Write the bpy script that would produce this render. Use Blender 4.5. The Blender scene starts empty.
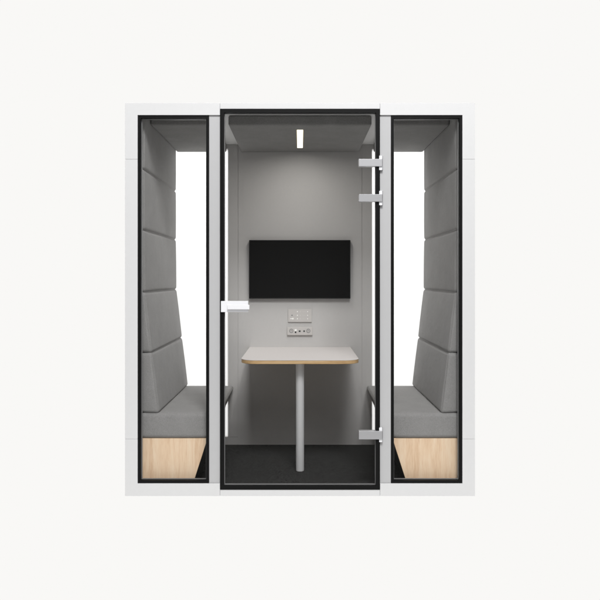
import bpy, bmesh, math
from mathutils import Vector
PX = 0.006                                  # metres per photo pixel at the pod's front plane
def X(px): return (px - 300.0) * PX
def Z(py): return 1.311 + (277.5 - py) * PX
DEPTH = 1.13                                # inner face of the rear wall
scene = bpy.context.scene
COL = scene.collection

# ------------------------------------------------------------------ materials
def mat(name, col, rough=0.6, metal=0.0, spec=0.3, noise=0.0, nscale=60.0, bump=0.0, bscale=400.0, stretch=None, sheen=0.0):
    m = bpy.data.materials.new(name); m.use_nodes = True
    nt = m.node_tree; b = nt.nodes['Principled BSDF']
    b.inputs['Base Color'].default_value = (*col, 1)
    b.inputs['Roughness'].default_value = rough
    b.inputs['Metallic'].default_value = metal
    b.inputs['Specular IOR Level'].default_value = spec
    if sheen: b.inputs['Sheen Weight'].default_value = sheen
    tc = nt.nodes.new('ShaderNodeTexCoord')
    src = tc.outputs['Object']
    if stretch:
        mp = nt.nodes.new('ShaderNodeMapping'); mp.inputs['Scale'].default_value = stretch
        nt.links.new(src, mp.inputs['Vector']); src = mp.outputs['Vector']
    if noise:
        n = nt.nodes.new('ShaderNodeTexNoise'); n.inputs['Scale'].default_value = nscale
        n.inputs['Detail'].default_value = 6; n.inputs['Roughness'].default_value = 0.65
        r = nt.nodes.new('ShaderNodeValToRGB')
        r.color_ramp.elements[0].position = 0.3; r.color_ramp.elements[1].position = 0.7
        r.color_ramp.elements[0].color = (*[c * (1 - noise) for c in col], 1)
        r.color_ramp.elements[1].color = (*[min(1, c * (1 + noise)) for c in col], 1)
        nt.links.new(src, n.inputs['Vector']); nt.links.new(n.outputs['Fac'], r.inputs['Fac'])
        nt.links.new(r.outputs['Color'], b.inputs['Base Color'])
    if bump:
        n = nt.nodes.new('ShaderNodeTexNoise'); n.inputs['Scale'].default_value = bscale
        n.inputs['Detail'].default_value = 4
        bp = nt.nodes.new('ShaderNodeBump'); bp.inputs['Strength'].default_value = bump
        bp.inputs['Distance'].default_value = 0.002
        nt.links.new(src, n.inputs['Vector']); nt.links.new(n.outputs['Fac'], bp.inputs['Height'])
        nt.links.new(bp.outputs['Normal'], b.inputs['Normal'])
    return m

def fabric(name, col, fine=0.16):
    """woollen upholstery: fine melange, broad soft wear and shallow creases"""
    m = mat(name, col, rough=0.95, spec=0.12, sheen=0.12)
    nt = m.node_tree; b = nt.nodes['Principled BSDF']; L = nt.links
    tc = nt.nodes.new('ShaderNodeTexCoord')
    n1 = nt.nodes.new('ShaderNodeTexNoise'); n1.inputs['Scale'].default_value = 260; n1.inputs['Detail'].default_value = 4
    n2 = nt.nodes.new('ShaderNodeTexNoise'); n2.inputs['Scale'].default_value = 9; n2.inputs['Detail'].default_value = 5
    n3 = nt.nodes.new('ShaderNodeTexNoise'); n3.inputs['Scale'].default_value = 14; n3.inputs['Detail'].default_value = 3; n3.inputs['Distortion'].default_value = 1.2
    for n in (n1, n2, n3): L.new(tc.outputs['Object'], n.inputs['Vector'])
    add = nt.nodes.new('ShaderNodeMath'); add.operation = 'MULTIPLY_ADD'; add.inputs[1].default_value = 0.35
    L.new(n2.outputs['Fac'], add.inputs[0]); L.new(n1.outputs['Fac'], add.inputs[2])
    r = nt.nodes.new('ShaderNodeValToRGB')
    r.color_ramp.elements[0].position = 0.45; r.color_ramp.elements[1].position = 0.9
    r.color_ramp.elements[0].color = (*[c * (1 - fine) for c in col], 1)
    r.color_ramp.elements[1].color = (*[c * (1 + fine) for c in col], 1)
    L.new(add.outputs[0], r.inputs['Fac']); L.new(r.outputs['Color'], b.inputs['Base Color'])
    b1 = nt.nodes.new('ShaderNodeBump'); b1.inputs['Strength'].default_value = 0.35; b1.inputs['Distance'].default_value = 0.001
    b2 = nt.nodes.new('ShaderNodeBump'); b2.inputs['Strength'].default_value = 0.3; b2.inputs['Distance'].default_value = 0.006
    L.new(n3.outputs['Fac'], b2.inputs['Height']); L.new(n1.outputs['Fac'], b1.inputs['Height'])
    L.new(b2.outputs['Normal'], b1.inputs['Normal']); L.new(b1.outputs['Normal'], b.inputs['Normal'])
    return m

def wood(name, c0, c1, c2, axis='Z'):
    m = mat(name, c1, rough=0.5, spec=0.3)
    nt = m.node_tree; b = nt.nodes['Principled BSDF']; L = nt.links
    tc = nt.nodes.new('ShaderNodeTexCoord'); mp = nt.nodes.new('ShaderNodeMapping')
    mp.inputs['Scale'].default_value = {'Z': (1, 1, 0.10), 'X': (0.1, 1, 1)}[axis]
    L.new(tc.outputs['Object'], mp.inputs['Vector'])
    n1 = nt.nodes.new('ShaderNodeTexNoise'); n1.inputs['Scale'].default_value = 26; n1.inputs['Detail'].default_value = 5; n1.inputs['Distortion'].default_value = 0.8
    n2 = nt.nodes.new('ShaderNodeTexNoise'); n2.inputs['Scale'].default_value = 190; n2.inputs['Detail'].default_value = 3
    L.new(mp.outputs['Vector'], n1.inputs['Vector']); L.new(mp.outputs['Vector'], n2.inputs['Vector'])
    add = nt.nodes.new('ShaderNodeMath'); add.operation = 'MULTIPLY_ADD'; add.inputs[1].default_value = 0.55
    L.new(n2.outputs['Fac'], add.inputs[0]); L.new(n1.outputs['Fac'], add.inputs[2])
    r = nt.nodes.new('ShaderNodeValToRGB'); e = r.color_ramp.elements
    e[0].position = 0.55; e[0].color = (*c0, 1); e[1].position = 1.02; e[1].color = (*c2, 1)
    k = e.new(0.76); k.color = (*c1, 1)
    L.new(add.outputs[0], r.inputs['Fac']); L.new(r.outputs['Color'], b.inputs['Base Color'])
    return m

def glass(name, tint, refl):
    m = bpy.data.materials.new(name); m.use_nodes = True; nt = m.node_tree; nt.nodes.clear()
    o = nt.nodes.new('ShaderNodeOutputMaterial'); t = nt.nodes.new('ShaderNodeBsdfTransparent')
    g = nt.nodes.new('ShaderNodeBsdfGlossy'); mx = nt.nodes.new('ShaderNodeMixShader')
    t.inputs['Color'].default_value = (*tint, 1); g.inputs['Roughness'].default_value = 0.02
    mx.inputs[0].default_value = refl
    nt.links.new(t.outputs[0], mx.inputs[1]); nt.links.new(g.outputs[0], mx.inputs[2]); nt.links.new(mx.outputs[0], o.inputs['Surface'])
    return m

def frosted(name, col):
    m = bpy.data.materials.new(name); m.use_nodes = True; nt = m.node_tree; nt.nodes.clear()
    o = nt.nodes.new('ShaderNodeOutputMaterial'); t = nt.nodes.new('ShaderNodeBsdfTranslucent')
    t.inputs['Color'].default_value = (*col, 1)
    nt.links.new(t.outputs[0], o.inputs['Surface'])
    return m

def emit(name, col, s):
    m = bpy.data.materials.new(name); m.use_nodes = True; nt = m.node_tree; nt.nodes.clear()
    o = nt.nodes.new('ShaderNodeOutputMaterial'); t = nt.nodes.new('ShaderNodeEmission')
    t.inputs['Color'].default_value = (*col, 1); t.inputs['Strength'].default_value = s
    nt.links.new(t.outputs[0], o.inputs['Surface'])
    return m

M = {
 'frame': mat('white_powder_coat', (0.685, 0.685, 0.685), rough=0.42, spec=0.3, noise=0.012, nscale=30, bump=0.12, bscale=700),
 'post': mat('light_grey_post', (0.50, 0.50, 0.503), rough=0.45, spec=0.25, noise=0.01, nscale=20, bump=0.1, bscale=600),
 'black': mat('black_aluminium', (0.007, 0.007, 0.007), rough=0.5, spec=0.1, bump=0.05),
 'bead': mat('grey_seal', (0.2, 0.2, 0.2), rough=0.4),
 'wall': mat('grey_wall_panel', (0.535, 0.525, 0.513), rough=0.8, spec=0.15, noise=0.02, nscale=90, bump=0.15, bscale=500),
 'inner': mat('dark_inner_lining', (0.10, 0.10, 0.10), rough=0.9, spec=0.1, noise=0.05),
 'ceiling': mat('pale_ceiling', (0.70, 0.70, 0.69), rough=0.5, noise=0.01),
 'felt': fabric('dark_acoustic_felt', (0.225, 0.222, 0.215), 0.2),
 'fabric': fabric('grey_upholstery', (0.285, 0.281, 0.275)),
 'seam': mat('dark_piping', (0.04, 0.04, 0.04), rough=0.9),
 'carpet': mat('charcoal_carpet', (0.040, 0.040, 0.039), rough=1.0, spec=0.05, noise=0.75, nscale=110, bump=0.8, bscale=500),
 'laminate': mat('pale_table_laminate', (0.70, 0.665, 0.645), rough=0.5, spec=0.3, noise=0.01, nscale=50),
 'wood': wood('pale_maple_veneer', (0.78, 0.545, 0.355), (0.88, 0.66, 0.455), (0.93, 0.745, 0.545)),
 'edge': wood('plywood_edge', (0.48, 0.30, 0.14), (0.60, 0.40, 0.20), (0.68, 0.48, 0.27), 'X'),
 'leg': mat('light_grey_steel_tube', (0.60, 0.60, 0.60), rough=0.4, metal=0.0, spec=0.4),
 'darkside': mat('black_laminate', (0.018, 0.018, 0.018), rough=0.6, spec=0.2, noise=0.1),
 'steel': mat('brushed_steel', (0.46, 0.46, 0.47), rough=0.4, metal=0.6, noise=0.03, nscale=60, stretch=(0.3, 1, 12), bump=0.04),
 'white': mat('white_handle', (0.86, 0.86, 0.88), rough=0.3, spec=0.5, noise=0.01),
 'tvscreen': mat('tv_screen', (0.0115, 0.0115, 0.0115), rough=0.4, spec=0.03, noise=0.02),
 'tvframe': mat('tv_bezel', (0.006, 0.006, 0.006), rough=0.35, spec=0.3, noise=0.02),
 'plate': mat('warm_grey_plate', (0.56, 0.54, 0.52), rough=0.55, spec=0.2, noise=0.01),
 'mark': mat('white_print', (0.95, 0.95, 0.92), rough=0.5, noise=0.01),
 'greymark': mat('grey_print', (0.22, 0.22, 0.22), rough=0.5, noise=0.01),
 'darkmark': mat('dark_socket', (0.01, 0.01, 0.01), rough=0.5, noise=0.01),
 'glass': glass('clear_glass', (0.95, 0.95, 0.95), 0.004),
 'frost': frosted('frosted_rear_glass', (0.92, 0.92, 0.92)),
 'lamphalo': emit('painted_lamp_halo', (1.0, 0.86, 0.52), 0.72),  # glow put on the trim to imitate the warm halo around the lamp
 'lamp': emit('warm_led', (1.0, 0.95, 0.80), 1.12),
}

# ------------------------------------------------------------------ mesh helpers
def link(name, bm, m, parent=None, bevel=0.0, seg=2, smooth=False):
    me = bpy.data.meshes.new(name); bm.normal_update(); bm.to_mesh(me); bm.free()
    o = bpy.data.objects.new(name, me); COL.objects.link(o)
    for mm in (m if isinstance(m, (list, tuple)) else [m]): me.materials.append(M[mm])
    if smooth or bevel:
        for p in me.polygons: p.use_smooth = True
    if bevel:
        b = o.modifiers.new('bevel', 'BEVEL'); b.width = bevel; b.segments = seg; b.limit_method = 'ANGLE'; b.angle_limit = 0.6
        b.harden_normals = True
    if parent: 
        o.parent = parent
        o.matrix_parent_inverse = parent.matrix_basis.inverted()
    return o
def box(bm, x0, x1, y0, y1, z0, z1, mi=0):
    v = [bm.verts.new(p) for p in ((x0,y0,z0),(x1,y0,z0),(x1,y1,z0),(x0,y1,z0),(x0,y0,z1),(x1,y0,z1),(x1,y1,z1),(x0,y1,z1))]
    for f in ((0,3,2,1),(4,5,6,7),(0,1,5,4),(1,2,6,5),(2,3,7,6),(3,0,4,7)):
        bm.faces.new([v[i] for i in f]).material_index = mi
def B(*boxes):
    bm = bmesh.new()
    for b in boxes: box(bm, *b)
    return bm
def prism(pts, a0, a1, plane='xz', mi=0, bm=None):
    """extrude an outline: plane xz along y, or xy along z"""
    bm = bm or bmesh.new()
    f = (lambda p, a: (p[0], a, p[1])) if plane == 'xz' else (lambda p, a: (p[0], p[1], a))
    A = [bm.verts.new(f(p, a0)) for p in pts]; C = [bm.verts.new(f(p, a1)) for p in pts]
    n = len(pts)
    fs = [bm.faces.new(A), bm.faces.new(C[::-1])]
    for i in range(n): fs.append(bm.faces.new((A[i], C[i], C[(i+1) % n], A[(i+1) % n])))
    for q in fs: q.material_index = mi
    bmesh.ops.recalc_face_normals(bm, faces=bm.faces)
    return bm
def ring(x0, x1, z0, z1, t, y0, y1, bm=None):
    """rectangular frame, one closed mesh"""
    bm = bm or bmesh.new()
    O = ((x0,z0),(x1,z0),(x1,z1),(x0,z1)); I = ((x0+t,z0+t),(x1-t,z0+t),(x1-t,z1-t),(x0+t,z1-t))
    V = [[bm.verts.new((p[0], y, p[1])) for p in L] for y in (y0, y1) for L in (O, I)]
    of, jf, ob, jb = V
    for i in range(4):
        j = (i+1) % 4
        bm.faces.new((of[i], of[j], jf[j], jf[i])); bm.faces.new((ob[i], jb[i], jb[j], ob[j]))
        bm.faces.new((of[i], ob[i], ob[j], of[j])); bm.faces.new((jf[i], jf[j], jb[j], jb[i]))
    bmesh.ops.recalc_face_normals(bm, faces=bm.faces)
    return bm
def soft_box(x0, x1, y0, y1, z0, z1, r, puff, xmap=None, n=26, puff_axes=(1, 1, 1)):
    """upholstered block: rounded box with slightly swollen faces; xmap(x, z) shears the profile"""
    bm = bmesh.new(); bmesh.ops.create_cube(bm, size=2.0)
    bmesh.ops.subdivide_edges(bm, edges=bm.edges[:], cuts=n, use_grid_fill=True)
    c = Vector(((x0+x1)/2, (y0+y1)/2, (z0+z1)/2)); h = Vector(((x1-x0)/2, (y1-y0)/2, (z1-z0)/2))
    for v in bm.verts:
        u = v.co.copy()
        w = Vector([math.copysign(1 - (1 - abs(a)) ** 1.8, a) for a in u])    # more vertices near the edges
        p = Vector([w[i] * h[i] for i in range(3)])
        inner = Vector([max(-(h[i]-r), min(h[i]-r, p[i])) for i in range(3)])
        d = p - inner
        if d.length > 1e-9: p = inner + d.normalized() * r
        for i in range(3):
            a, b = [(1 - w[j]**2) for j in range(3) if j != i]
            if abs(abs(u[i]) - 1) < 1e-6: p[i] += math.copysign(puff * puff_axes[i] * (max(0, a) * max(0, b)) ** 0.5, u[i])
        q = c + p
        if xmap: q.x = xmap(q.x, q.z)
        v.co = q
    return bm
def cyl(bm, cx, cy, cz, r, L, axis='Z', seg=40, mi=0, r2=None):
    from mathutils import Matrix
    rot = {'Z': Matrix(), 'Y': Matrix.Rotation(math.pi/2, 4, 'X'), 'X': Matrix.Rotation(math.pi/2, 4, 'Y')}[axis]
    g = bmesh.ops.create_cone(bm, cap_ends=True, segments=seg, radius1=r, radius2=r if r2 is None else r2, depth=L,
                          matrix=Matrix.Translation((cx, cy, cz)) @ rot)
    for f in {f for v in g['verts'] for f in v.link_faces}: f.material_index = mi
def empty(name, loc, label, cat, group=None):
    o = bpy.data.objects.new(name, None); COL.objects.link(o); o.location = loc
    o['label'] = label; o['category'] = cat
    if group: o['group'] = group
    return o

# ------------------------------------------------------------------ setting: added floor glowing in the backdrop colour
bm = bmesh.new()
bmesh.ops.create_grid(bm, x_segments=1, y_segments=1, size=60)
for v in bm.verts:
    if v.co.y < 0: v.co.y = -1.7      # the glowing sheet ends in front of the pod
floor_me = link('glowing_floor', bm, 'frame'); floor_me.location = (0, 0, -0.004); floor_me['kind'] = 'structure'
fm = bpy.data.materials.new('glowing_backdrop'); fm.use_nodes = True; nt = fm.node_tree; nt.nodes.clear()  # made-up glow that blends the floor into the world background
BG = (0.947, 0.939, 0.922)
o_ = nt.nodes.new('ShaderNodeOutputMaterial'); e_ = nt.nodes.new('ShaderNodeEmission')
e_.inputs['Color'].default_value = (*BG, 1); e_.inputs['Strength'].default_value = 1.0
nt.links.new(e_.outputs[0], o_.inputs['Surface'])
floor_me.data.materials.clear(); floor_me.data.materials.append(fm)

# ------------------------------------------------------------------ the pod
pod = empty('meeting_pod', (0, 0.6, 0), 'white office meeting pod with glass door and side windows in black frames', 'meeting pod')
G = 0.0005      # half of the joint between frame panels
xo, xi, xd = X(125), X(137.5), X(220)
zt, zb = Z(103), Z(496)
zT, zB = Z(115), Z(483.6)
s1, s2 = Z(159.2), Z(439)
for s in (-1, 1):
    P = lambda pts: [(p[0]*(-s), p[1]) for p in pts]
    link('frame_panel', prism(P([(xo,zt),(xd-G,zt),(xd-G,zT),(xi,zT),(xi,s1+G),(xo,s1+G)]), 0, 0.06), 'frame', pod, 0.001)
    link('frame_panel', prism(P([(xo,s1-G),(xi,s1-G),(xi,s2+G),(xo,s2+G)]), 0, 0.06), 'frame', pod, 0.001)
    link('frame_panel', prism(P([(xo,s2-G),(xi,s2-G),(xi,zB),(xd-G,zB),(xd-G,zb),(xo,zb)]), 0, 0.06), 'frame', pod, 0.001)
    a, b = sorted((s*0.5472, s*0.4805))
    link('post', B((a, b, 0.010, 0.085, zB+0.0005, zT-0.0005)), 'post', pod, 0.002)
link('frame_panel', B((xd+G, -xd-G, 0, 0.06, Z(108.8), zt)), 'frame', pod, 0.001)
link('frame_panel', B((xd+G, -xd-G, 0, 0.06, zb, Z(489.7))), 'frame', pod, 0.001)
# shell
for s in (-1, 1):
    a, b = sorted((s*1.048, s*0.992))
    link('side_wall', B((a, b, 0.062, 1.2, 0.0, 2.334)), 'inner', pod)
    a, b = sorted((s*1.05, s*1.0485))
    link('outer_cladding', B((a, b, 0.062, 1.2, 0.0, 2.357)), 'frame', pod)
link('roof', B((-1.048, 1.048, 0.062, 1.2, 2.336, 2.356)), 'ceiling', pod)
link('floor_deck', B((-0.99, 0.99, 0.062, 1.2, 0.001, 0.024)), 'carpet', pod)
# rear wall, sheeted with narrow joints; openings left for the rear panes
ob = link('rear_wall', B((-0.4755, 0.4755, DEPTH, 1.17, 0.024, 2.335),
       (-0.5535, -0.4785, DEPTH+0.002, 1.17, 0.084, 2.335), (0.4785, 0.5535, DEPTH+0.002, 1.17, 0.084, 2.335),
       (-0.99, -0.4785, DEPTH+0.001, 1.17, 0.024, 0.082), (0.4785, 0.99, DEPTH+0.001, 1.17, 0.024, 0.082),
       (-0.4784, -0.4756, DEPTH+0.004, 1.168, 0.03, 2.33), (0.4756, 0.4784, DEPTH+0.004, 1.168, 0.03, 2.33),
       (-0.99, -0.5538, DEPTH+0.003, 1.17, 2.302, 2.335), (0.5538, 0.99, DEPTH+0.003, 1.17, 2.302, 2.335),
       (-0.99, -0.97, DEPTH+0.004, 1.17, 0.084, 2.302), (0.97, 0.99, DEPTH+0.004, 1.17, 0.084, 2.302)), 'wall', pod)
for s in (-1, 1):
    a, b = sorted((s*0.9695, s*0.554))
    link('rear_pane', B((a, b, 1.150, 1.156, 0.0845, 2.3015)), 'frost', pod)
# acoustic ceiling boards
def board(x0, x1, y0, y1):
    return soft_box(x0, x1, y0, y1, 2.274, 2.3355, 0.010, 0.0, n=14)
link('ceiling_board', board(-0.453, 0.453, 0.21, 1.127), 'felt', pod, smooth=True)
link('ceiling_board', board(-0.944, -0.565, 0.21, 1.127), 'felt', pod, smooth=True)
link('ceiling_board', board(0.565, 0.944, 0.21, 1.127), 'felt', pod, smooth=True)
# windows
for s in (-1, 1):
    a, b = sorted((s*0.9745, s*0.5475))
    w = link('window', ring(a, b, zB+0.0005, zT-0.0005, 0.0165, 0.006, 0.042), 'black', pod, 0.001)
    link('seal', ring(a+0.0165, b-0.0165, zB+0.017, zT-0.017, 0.004, 0.030, 0.041), 'bead', w)
    link('glass_pane', B((a+0.018, b-0.018, 0.0335, 0.0395, zB+0.018, zT-0.018)), 'glass', w)
# door
zdT, zdB = Z(108.9)-0.0005, Z(489.6)+0.0005
d = link('door', ring(xd+0.001, -xd-0.001, zdB, zdT, 0.0235, -0.004, 0.036), 'black', pod, 0.001)
link('seal', ring(xd+0.0245, -xd-0.0245, zdB+0.0235, zdT-0.0235, 0.003, 0.016, 0.034), 'bead', d)
link('glass_pane', B((xd+0.026, -xd-0.026, 0.020, 0.028, zdB+0.025, zdT-0.025)), 'glass', d)
for yc, hh in ((163.1, 3.7), (198.2, 3.7), (434.6, 4.1)):
    zc = Z(yc); h = hh*PX
    bm = B((X(358.6), X(381.9), -0.018, 0.0185, zc-h, zc+h))
    box(bm, X(379.0), X(382.1), -0.0095, 0.009, zc-0.043, zc+0.043, 1)
    box(bm, X(382.15), X(382.8), -0.012, 0.0095, zc-0.043, zc+0.043, 0)
    link('hinge', bm, ('steel', 'white'), d, 0.0012)
bm = B((X(221.2), X(248.3), -0.016, 0.0185, Z(312), Z(301)))
box(bm, X(228), X(249.8), -0.034, -0.024, Z(309.2), Z(304.6))
box(bm, X(228), X(230.5), -0.025, -0.015, Z(308.8), Z(305))
link('handle', bm, 'white', d, 0.002, 3)

# ------------------------------------------------------------------ ceiling lamp
lamp = empty('ceiling_light', (0, 0.64, 2.274), 'slim warm white strip light glowing in the dark ceiling board', 'ceiling light')
link('diffuser', B((-0.0195, 0.0195, 0.345, 0.935, 2.2705, 2.2725)), 'lamp', lamp)
link('halo_trim', B((-0.0215, -0.0197, 0.343, 0.937, 2.2695, 2.2745), (0.0197, 0.0215, 0.343, 0.937, 2.2695, 2.2745)), 'lamphalo', lamp)

_nt = M['lamp'].node_tree      # lens of the lamp: lets the LED light behind it through
_t = _nt.nodes.new('ShaderNodeBsdfTransparent'); _a = _nt.nodes.new('ShaderNodeAddShader')
_nt.links.new(_nt.nodes['Emission'].outputs[0], _a.inputs[0]); _nt.links.new(_t.outputs[0], _a.inputs[1])
_nt.links.new(_a.outputs[0], _nt.nodes['Material Output'].inputs['Surface'])
_l = bpy.data.lights.new('led_strip', 'AREA'); _l.shape = 'RECTANGLE'; _l.size = 0.034; _l.size_y = 0.40
_l.energy = 4.6; _l.color = (1.0, 0.975, 0.94); _l.spread = math.radians(178)
_o = bpy.data.objects.new('led_strip', _l); COL.objects.link(_o); _o.location = (0, 0.55, 2.2733)

# ------------------------------------------------------------------ benches
ZS = [0.482, 0.851, 1.221, 1.601, 1.972, 2.333]
XI = [0.860, 0.905, 0.948, 0.952, 0.952, 0.952]
side_word = {-1: 'left', 1: 'right'}
for s in (-1, 1):
    bench = empty('bench', (s*0.75, 0.6, 0.024),
        'grey upholstered bench with tall padded back and maple front, behind the %s window' % side_word[s], 'bench', 'upholstered benches facing each other')
    for k in range(5):
        z0, z1 = ZS[k]+0.0015, ZS[k+1]-0.0015
        xa, xb = XI[k], XI[k+1]
        lo, hi = 0.955, 0.990          # nominal inner and outer face; the inner side is sheared to the profile
        def xm(x, z, xa=xa, xb=xb, z0=z0, z1=z1):
            t = (z - z0) / (z1 - z0); inner = xa + (xb - xa) * t
            return x - (lo - inner) * max(0, min(1, (hi - 0.004 - x) / 0.012))
        bm = soft_box(lo, hi, 0.075, 1.122, z0, z1, 0.0165, 0.009, xm, n=40)
        for v in bm.verts:
            if s < 0: v.co.x = -v.co.x
        bmesh.ops.recalc_face_normals(bm, faces=bm.faces)
        link('backrest_cushion', bm, 'fabric', bench, smooth=True)
    def sm(x, z):
        t = max(0.0, min(1.0, (0.482 - z) / 0.153)); w = max(0, min(1, (0.70 - x) / 0.15))
        return x + 0.064 * (t ** 1.15) * w
    bm = soft_box(0.505, 0.985, 0.070, 1.122, 0.329, 0.482, 0.024, 0.004, sm, n=40)
    for v in bm.verts:
        if s < 0: v.co.x = -v.co.x
    bmesh.ops.recalc_face_normals(bm, faces=bm.faces)
    link('seat_cushion', bm, 'fabric', bench, smooth=True)
    P = lambda pts: [(p[0]*s, p[1]) for p in pts]
    link('front_panel', prism(P([(0.566,0.327),(0.985,0.327),(0.985,0.0245),(0.663,0.0245)]), 0.082, 0.100), 'wood', bench, 0.001)
    link('side_panel', prism(P([(0.569,0.3265),(0.590,0.3265),(0.686,0.0248),(0.665,0.0248)]), 0.1005, 1.115), 'darkside', bench)

# ------------------------------------------------------------------ table
tab = empty('table', (0, 0.72, 0.024), 'pale table with plywood edge and single round grey leg under the screen', 'table')
def table_outline(w, y0, y1, r, rb):
    pts = []
    for k in range(13):
        a = math.pi + math.pi/2 * k/12; pts.append((-w + r + r*math.cos(a), y0 + r + r*math.sin(a)))
    for k in range(13):
        a = 1.5*math.pi + math.pi/2 * k/12; pts.append((w - r + r*math.cos(a), y0 + r + r*math.sin(a)))
    pts += [(w, y1), (-w, y1)]
    return pts
TZ = 0.776
link('tabletop', prism(table_outline(0.388, 0.315, DEPTH-0.001, 0.100, 0), TZ-0.003, TZ, 'xy'), 'laminate', tab, 0.0012)
link('tabletop_edge', prism(table_outline(0.3875, 0.3155, DEPTH-0.001, 0.100, 0), TZ-0.026, TZ-0.0035, 'xy'), 'edge', tab, 0.003)
bm = bmesh.new(); cyl(bm, 0, 0.44, (0.0245+0.749)/2, 0.0275, 0.749-0.0245, 'Z', 48)
link('leg', bm, 'leg', tab, 0.004)

# ------------------------------------------------------------------ television
R = 4.0/(4.0+DEPTH-0.035)
def BX(px, r=R): return (px-300)*PX/r
def BZ(py, r=R): return 1.311 + (277.5-py)*PX/r
tv = empty('television', (0, DEPTH-0.02, BZ(298.5)), 'black flat television on the grey rear wall above the table', 'television')
x0, x1, z0, z1 = BX(249.1), BX(350.4), BZ(298.6), BZ(240.1)
link('bezel', ring(x0, x1, z0, z1, 0.007, DEPTH-0.037, DEPTH-0.004), 'tvframe', tv, 0.001)
link('screen', B((x0+0.0072, x1-0.0072, DEPTH-0.0345, DEPTH-0.006, z0+0.0072, z1-0.0072)), 'tvscreen', tv)

# ------------------------------------------------------------------ control plate and socket plate
R2 = 4.0/(4.0+DEPTH-0.010)
def cx(px): return BX(px, R2)
def cz(py): return BZ(py, R2)
cp = empty('control_panel', (0, DEPTH-0.005, cz(322)), 'flat beige control panel with white printed dots under the television', 'control panel')
link('plate', B((cx(288.1), cx(311.7), DEPTH-0.012, DEPTH-0.0005, cz(322), cz(309.2))), 'plate', cp, 0.0012)
yf = DEPTH-0.0125
for zz in (311.6, 315.3, 318.7):
    for xx, rr in ((297.4, .0042), (300.4, .0017), (302.6, .0012), (304.0, .0012), (305.2, .0012), (307.6, .0034)):
        bm = bmesh.new(); cyl(bm, cx(xx), yf, cz(zz), rr, 0.001, 'Y', 16)
        link('printed_dot', bm, 'mark', cp)
bm = bmesh.new()
prism([(cx(290.2), cz(319.0)), (cx(292.0), cz(319.0)), (cx(293.0), cz(319.6)), (cx(294.0), cz(318.6)), (cx(293.0), cz(317.6)), (cx(292.0), cz(318.2)), (cx(290.2), cz(318.2))], yf-0.0005, yf+0.0005, bm=bm)
link('printed_arrow', bm, 'mark', cp)
bm = bmesh.new(); cyl(bm, cx(292), yf, cz(315.3), 0.0052, 0.001, 'Y', 20)
link('sensor', bm, 'greymark', cp)

sp = empty('socket_panel', (0, DEPTH-0.008, cz(335)), 'narrow beige socket strip with ports between control panel and table', 'socket panel')
link('plate', B((cx(287.2), cx(312.4), DEPTH-0.020, DEPTH-0.0005, cz(335), cz(326.9))), 'plate', sp, 0.002)
yf = DEPTH-0.0205
for xx in (291.3, 308.3):
    bm = bmesh.new()
    for k in range(24):      # round socket rim
        a0, a1 = 2*math.pi*k/24, 2*math.pi*(k+1)/24
        for (r0, r1) in ((0.0112, 0.0155),):
            q = [bm.verts.new((cx(xx)+r*math.cos(a), yf-0.0008, cz(330.8)+r*math.sin(a))) for r, a in ((r0,a0),(r1,a0),(r1,a1),(r0,a1))]
            bm.faces.new(q)
    box(bm, cx(xx)-0.0045, cx(xx)-0.0015, yf-0.0006, yf+0.0004, cz(331.2), cz(330.1))
    box(bm, cx(xx)+0.0015, cx(xx)+0.0045, yf-0.0006, yf+0.0004, cz(331.2), cz(330.1))
    bmesh.ops.remove_doubles(bm, verts=bm.verts, dist=1e-5)
    link('power_socket', bm, 'greymark', sp)
link('port', B((cx(294.9), cx(296.3), yf-0.0006, yf+0.0004, cz(332.9), cz(331.4))), 'darkmark', sp)
link('port_mark', B((cx(294.6), cx(296.7), yf-0.0006, yf+0.0004, cz(330.8), cz(329.0))), 'mark', sp)
for a, b in ((298.6, 300.7), (303.2, 305.0)):
    link('port', B((cx(a), cx(b), yf-0.0006, yf+0.0004, cz(331.9), cz(330.2))), 'greymark', sp)
    link('port_hole', B((cx(a)+.003, cx(b)-.003, yf-0.0012, yf-0.0004, cz(331.6), cz(330.6))), 'darkmark', sp)

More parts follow.
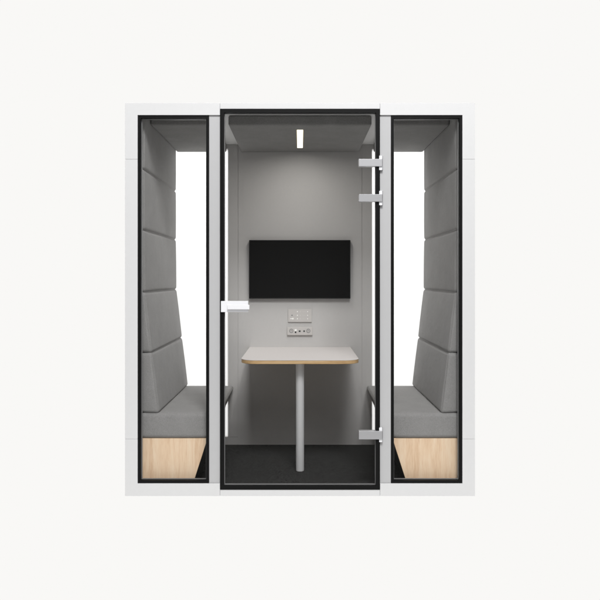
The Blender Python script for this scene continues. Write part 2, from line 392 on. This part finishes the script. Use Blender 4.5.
# ------------------------------------------------------------------ light
w = bpy.data.worlds.new('World'); scene.world = w; w.use_nodes = True; nt = w.node_tree
bg = nt.nodes['Background']; bg.inputs['Strength'].default_value = 1.0
tc = nt.nodes.new('ShaderNodeTexCoord'); sx = nt.nodes.new('ShaderNodeSeparateXYZ'); rp = nt.nodes.new('ShaderNodeValToRGB')
nt.links.new(tc.outputs['Generated'], sx.inputs[0])
mr = nt.nodes.new('ShaderNodeMapRange'); mr.inputs['From Min'].default_value = -1; mr.inputs['From Max'].default_value = 1
nt.links.new(sx.outputs['Y'], mr.inputs['Value']); nt.links.new(mr.outputs[0], rp.inputs['Fac'])
FRONT = 0.33
e = rp.color_ramp.elements
e[0].position = 0.44; e[0].color = (FRONT, FRONT, FRONT*1.01, 1); e[1].position = 0.54; e[1].color = (*BG, 1)
nt.links.new(rp.outputs['Color'], bg.inputs['Color'])
def area(name, loc, target, sx_, sy_, power, col=(1, 1, 1)):
    l = bpy.data.lights.new(name, 'AREA'); l.shape = 'RECTANGLE'; l.size = sx_; l.size_y = sy_; l.energy = power; l.color = col
    o = bpy.data.objects.new(name, l); COL.objects.link(o); o.location = loc
    o.rotation_euler = (Vector(target) - Vector(loc)).to_track_quat('-Z', 'Y').to_euler()
    return o
area('key_softbox', (0.65, -5.2, 6.9), (0, 0, 1.2), 2.4, 2.0, 530)
area('fill_softbox', (1.2, -6.0, 5.1), (0, 0, 1.2), 3.0, 1.6, 60)
area('added_rear_fill', (0, 4.0, 4.6), (0, 1.2, 1.2), 3.0, 2.0, 200)  # added unseen lamp, whitens the frosted rear panes from behind

# ------------------------------------------------------------------ camera
cam = bpy.data.cameras.new('camera'); co = bpy.data.objects.new('camera', cam); COL.objects.link(co)
co.location = (0, -4.0, 1.311); co.rotation_euler = (math.pi/2, 0, 0)
cam.sensor_width = 36; cam.lens = 36*4.0/3.6; cam.shift_y = -22.5/600; cam.clip_end = 500
scene.camera = co
scene.render.engine = 'CYCLES'
scene.cycles.max_bounces = 10; scene.cycles.transparent_max_bounces = 12
scene.view_settings.view_transform = 'Standard'; scene.view_settings.look = 'None'
scene.view_settings.exposure = 0; scene.view_settings.gamma = 1
